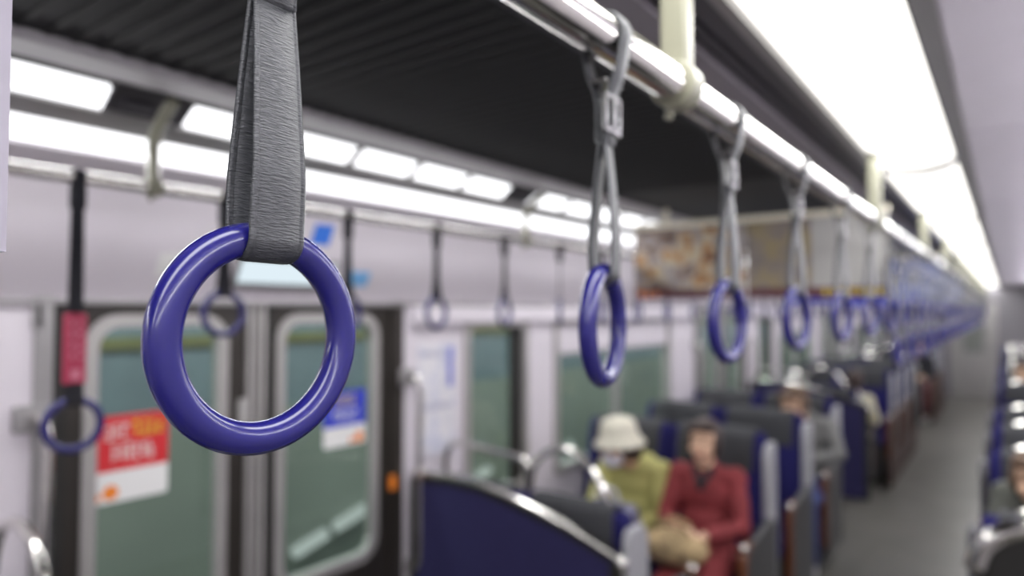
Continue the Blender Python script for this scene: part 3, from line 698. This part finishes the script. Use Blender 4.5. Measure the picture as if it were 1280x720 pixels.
def person(label, loc, rz, J, coat, trouser, shoes, hair, hands=None, look=(0, 0), maskm=None, hatm=None, group=None, scarf=None, hairlong=0, scale=(1, 1, 1)):
    """J: joints in local coords; faces -y; origin on the floor below the hips"""
    P = empty('person', loc, rz); P.scale = scale; tag(P, label, 'person', group)
    hd = Vector(J['head']); pitch, yaw = look
    RH = (Matrix.Rotation(yaw, 3, 'Z') @ Matrix.Rotation(pitch, 3, 'X'))
    def H(x, y, z): return hd+RH @ Vector((x, y, z))
    body = bmesh.new()
    ell(body, H(0, .008, .018), (.074, .092, .092), RH, 24); ell(body, H(0, -.018, -.035), (.058, .068, .068), RH, 20); ell(body, H(0, -.045, -.075), (.032, .032, .026), RH, 14)
    limb(body, [H(0, -.083, .012), H(0, -.098, -.018)], [.010, .015]); 
    for s in (-1, 1):
        ell(body, H(s*.036, -.062, -.03), (.026, .026, .026), RH, 12); ell(body, H(s*.076, .01, -.005), (.011, .020, .032), RH, 12)
        ell(body, H(s*.030, -.076, .03), (.028, .016, .010), RH, 12)
    ell(body, H(0, -.083, -.058), (.025, .012, .012), RH, 12)
    neck = Vector(J['neck']); limb(body, [H(0, .01, -.06), neck+Vector((0, 0, -.02))], [.047, .052])
    hip = Vector(J['hip']); chest = Vector(J['chest'])
    limb(body, [neck, chest, (hip+chest)/2, hip], [.055, .085, .08, .085])
    cl = bmesh.new(); tr = bmesh.new()
    ell(cl, chest+Vector((0, 0, .02)), (.165, .115, .15), seg=20); ell(cl, (chest+hip)/2, (.155, .125, .18), seg=20); ell(cl, hip+Vector((0, -.02, .03)), (.175, .15, .11), seg=20)
    limb(cl, [neck+Vector((0, .01, -.012)), chest], [.068, .10])
    ell(tr, hip, (.17, .14, .09), seg=16)
    for s, k in ((-1, 'R'), (1, 'L')):
        sh, el_, wr = [Vector(J[q+k]) for q in ('sh', 'el', 'wr')]
        limb(body, [sh, el_, wr], [.045, .037, .025]); limb(cl, [neck+(sh-neck)*.3+Vector((0, 0, -.03)), sh, (sh+el_)/2, el_, el_+(wr-el_)*.86], [.06, .066, .058, .052, .041])
        kn, an = Vector(J['kn'+k]), Vector(J['an'+k]); hp = hip+Vector((s*.085, 0, 0))
        limb(body, [hp, kn, an], [.07, .05, .034]); limb(tr, [hp, (hp+kn)/2, kn, (kn+an)/2, an+Vector((0, 0, .04))], [.095, .085, .068, .062, .050])
        dd, nn = (hands or {}).get(k, (wr-el_, (0, 0, 1))); hand(body, wr, dd, nn, .92, -s)
        ft = Vector((0, -.10, -.045)); limb(body, [an, an+ft], [.032, .03])
        sb = bmesh.new(); ell(sb, an+Vector((0, -.06, -.05)), (.045, .13, .05), seg=16); ell(sb, an+Vector((0, .01, -.02)), (.042, .05, .055), seg=14); remeshed('shoe', sb, shoes, P, .008)
    remeshed('body', body, 'skin', P, .006, 2)
    remeshed('jacket', cl, coat, P, .010); remeshed('trousers', tr, trouser, P, .010)
    for s in (-1, 1):
        bm = bmesh.new(); ell(bm, H(s*.030, -.081, .008), (.012, .006, .006), RH, 10); obj('eye', bm, 'eye', P, smooth=True)
        bm = bmesh.new(); limb(bm, [H(s*.014, -.094, .034), H(s*.032, -.092, .040), H(s*.048, -.080, .034)], [.003, .0035, .002]); obj('eyebrow', bm, hair, P, smooth=True)
    if not maskm:
        bm = bmesh.new(); ell(bm, H(0, -.090, -.054), (.020, .007, .0040), RH, 12); ell(bm, H(0, -.088, -.060), (.016, .007, .0045), RH, 12); obj('mouth', bm, 'lips', P, smooth=True)
    else:
        bm = bmesh.new(); ell(bm, H(0, -.052, -.045), (.064, .060, .050), RH, 20); obj('face_mask', bm, maskm, P, smooth=True)
    hb = bmesh.new()
    if not hatm: ell(hb, H(0, .035, .035), (.090, .095, .092), RH, 20)
    else: ell(hb, H(0, .03, -.01), (.082, .085, .060), RH, 20)
    ell(hb, H(0, .055, -.02-hairlong/2), (.085, .068, .08+hairlong), RH, 18)
    for s in (-1, 1):
        ell(hb, H(s*.072, .0, -.005), (.020, .045, .055+hairlong), RH, 14)
        if not hatm: ell(hb, H(s*.035, -.06, .078), (.048, .035, .026), RH, 14)
    if not hatm: ell(hb, H(.012, -.05, .085), (.05, .045, .03), RH, 14)
    remeshed("hair", hb, hair, P, .007, 3)
    if hatm:
        bm = bmesh.new(); prof = [(.006, .150), (.06, .148), (.085, .135), (.096, .10), (.104, .055), (.112, .045), (.134, .020), (.136, .012), (.112, .034), (.098, .040), (.04, .06)]
        lathe(bm, [(r*1.0, z) for r, z in prof], 28); bmesh.ops.transform(bm, matrix=Matrix.Translation(hd) @ (RH @ Matrix.Rotation(math.radians(-6), 3, 'X')).to_4x4(), verts=bm.verts)
        ht = obj('hat', bm, hatm, P, smooth=True)
    if scarf:
        bm = bmesh.new(); limb(bm, [neck+Vector((-.05, -.04, .0)), neck+Vector((-.02, -.085, -.05)), neck+Vector((0, -.10, -.09)), neck+Vector((.02, -.085, -.05)), neck+Vector((.05, -.04, 0))], [.016, .018, .02, .018, .016]); remeshed('collar', bm, scarf, P, .006)
    return P
J0 = dict(head=(0, -.03, 1.145), neck=(0, 0, 1.015), chest=(0, .03, .86), hip=(0, .03, .55), shR=(-.155, .03, .955), shL=(.155, .03, .955), elR=(-.205, -.07, .74), elL=(.205, -.07, .74),
          wrR=(-.085, -.28, .73), wrL=(.07, -.285, .70), knR=(-.10, -.40, .52), knL=(.10, -.40, .52), anR=(-.11, -.40, .10), anL=(.11, -.42, .10))
def JJ(**k): d = dict(J0); d.update(k); return d
# woman in red
person('person with short dark hair in a red coat, both hands on a woven bag', (-1.235, 3.33, 0), math.radians(6), JJ(wrR=(-.085, -.28, .765), wrL=(.07, -.285, .74)), 'redcoat', 'redcoat', 'dshoe', 'hair', {'R': ((.7, -.3, .1), (0, .3, 1)), 'L': ((-.7, -.4, -.05), (0, .3, 1))}, look=(math.radians(-4), 0), scarf='dark', scale=(.9, 1, .955))
# handbag on her lap
t = tag(empty('handbag', (-1.265, 2.985, .585), math.radians(8)), 'plump beige woven handbag on the lap of the person in red', 'handbag')
bm = bmesh.new(); ell(bm, (0, 0, .07), (.165, .085, .085), seg=24); ell(bm, (-.06, -.02, .08), (.095, .07, .07), seg=18); ell(bm, (.07, -.02, .07), (.09, .07, .065), seg=18); remeshed('bag_body', bm, 'bag', t, .008, 4)
for s in (-1, 1):
    bm = bmesh.new(); tube(bm, spline([(-.09, s*.03, .13), (-.06, s*.04, .175), (0, s*.045, .19), (.06, s*.04, .175), (.09, s*.03, .13)], 5), .007); obj('handle', bm, 'bag', t, smooth=True)
# woman in yellow, bowed over her bag
person('person in a yellow jacket, cream bucket hat and white face mask, looking down', (-1.645, 3.40, 0), math.radians(4),
       JJ(head=(-.015, -.20, 1.04), neck=(0, -.07, .955), chest=(0, -.0, .82), shR=(-.15, -.03, .89), shL=(.15, -.03, .89), elR=(-.20, -.12, .69), elL=(.19, -.12, .68), wrR=(-.07, -.31, .68), wrL=(.06, -.32, .66)),
       'yell', 'jeans', 'shoe', 'hair', {'R': ((.6, -.5, 0), (0, .3, 1)), 'L': ((-.6, -.5, 0), (0, .3, 1))}, look=(math.radians(12), math.radians(-35)), maskm='mask', hatm='hat')
t = tag(empty('tote_bag', (-1.60, 3.03, .60), math.radians(-6)), 'navy patterned tote bag on the lap of the person in yellow', 'bag')
bm = bmesh.new(); prism(bm, [(-.13, 0), (.13, 0), (.145, .12), (.12, .20), (-.12, .20), (-.145, .12)], -.05, .05); obj('bag_body', bm, 'navybag', t, bevel=.025)
bm = bmesh.new(); tube(bm, spline([(-.07, -.045, .19), (-.05, -.055, .27), (.05, -.055, .27), (.07, -.045, .19)], 5), .007); obj('handle', bm, 'mask', t, smooth=True)
# person in grey, farther
person('person in a grey knit top and jeans seated by the aisle beyond the blue seats', (-1.16, 5.05, 0), math.radians(-10), JJ(head=(-.03, -.10, 1.10), shR=(-.15, 0, .92), elR=(-.19, -.1, .72), elL=(.24, -.03, .78), wrL=(.05, -.25, .72), knL=(.16, -.36, .50), anL=(.17, -.34, .10)), 'grey', 'jeans', 'shoe', 'hairb', look=(math.radians(12), 0), hatm=None)
person('blurred person in cream clothes seated beyond the second partition', (-1.20, 7.25, 0), PI, JJ(), 'creamc', 'dark', 'dshoe', 'hair', scale=(.8, 1, .93))
person('blurred person in dark clothes with crimson trousers far down the aisle', (-1.16, 12.72, 0), 0, JJ(), 'dark', 'maroon', 'shoe', 'hair')
person('brown haired person in olive grey at the right edge of the photo', (.14, 3.57, 0), math.radians(-4), JJ(head=(-.05, -.08, 1.06), neck=(0, -.01, .96)), 'dkknit', 'dark', 'dshoe', 'hairb')
person('dark haired blurred person in pale top at the far right of the aisle', (.12, 8.27, 0), 0, JJ(), 'mask', 'dark', 'dshoe', 'hair')

# ---------------------------------------------------------------- labels of repeats: say which one where several would read the same
def ordinal(n):
    ones = ['', 'first', 'second', 'third', 'fourth', 'fifth', 'sixth', 'seventh', 'eighth', 'ninth', 'tenth', 'eleventh', 'twelfth', 'thirteenth', 'fourteenth', 'fifteenth', 'sixteenth', 'seventeenth', 'eighteenth', 'nineteenth']
    if n < 20: return ones[n]
    return {20: 'twentieth', 30: 'thirtieth', 40: 'fortieth'}[n] if n % 10 == 0 else {2: 'twenty', 3: 'thirty', 4: 'forty'}[n//10]+'-'+ones[n % 10]
WORDS = {
    'violet grip ring in the blurred far cluster along the aisle rail': ('violet grip ring in the far cluster on the aisle rail, %s from its near end'),
    'longer hanging violet grip ring in the blurred far cluster': ('longer hanging violet ring in the far cluster, %s from the cluster\'s near end'),
    'tiny blurred ring on the left rail beyond the window pillar': ('tiny blurred ring on the left rail, %s beyond the window pillar'),
    'blurred blue double seat down the left of the aisle': ('blurred blue double seat left of the aisle, %s beyond the person in grey'),
    'far blurred blue seat right of the aisle': ('blurred blue single seat right of the aisle, %s beyond the brown haired person'),
    'glowing white ceiling diffuser, one of the far ones melting together': ('glowing white ceiling diffuser, %s of the far ones beyond the curved joint'),
    'upper cove lamp with dividers, farther along the car': ('upper cove lamp with dividers, %s beyond the second violet ring'),
    'long lower lamp strip, left wall, farther along the car': ('long lower lamp strip on the left wall, %s beyond the second violet ring'),
    'glowing tubes added for a pale streak, farther along behind the windows': ('glowing tubes added for a pale streak, %s beyond the near door'),
}
for key, fmt in WORDS.items():
    L_ = sorted([o for o in C.objects if o.parent is None and o.get('label') == key], key=lambda o: o.location.y if o.location.y else min(v.co.y for v in o.data.vertices) if o.type == 'MESH' else 0)
    for n, o in enumerate(L_): o['label'] = fmt % ordinal(n+1)
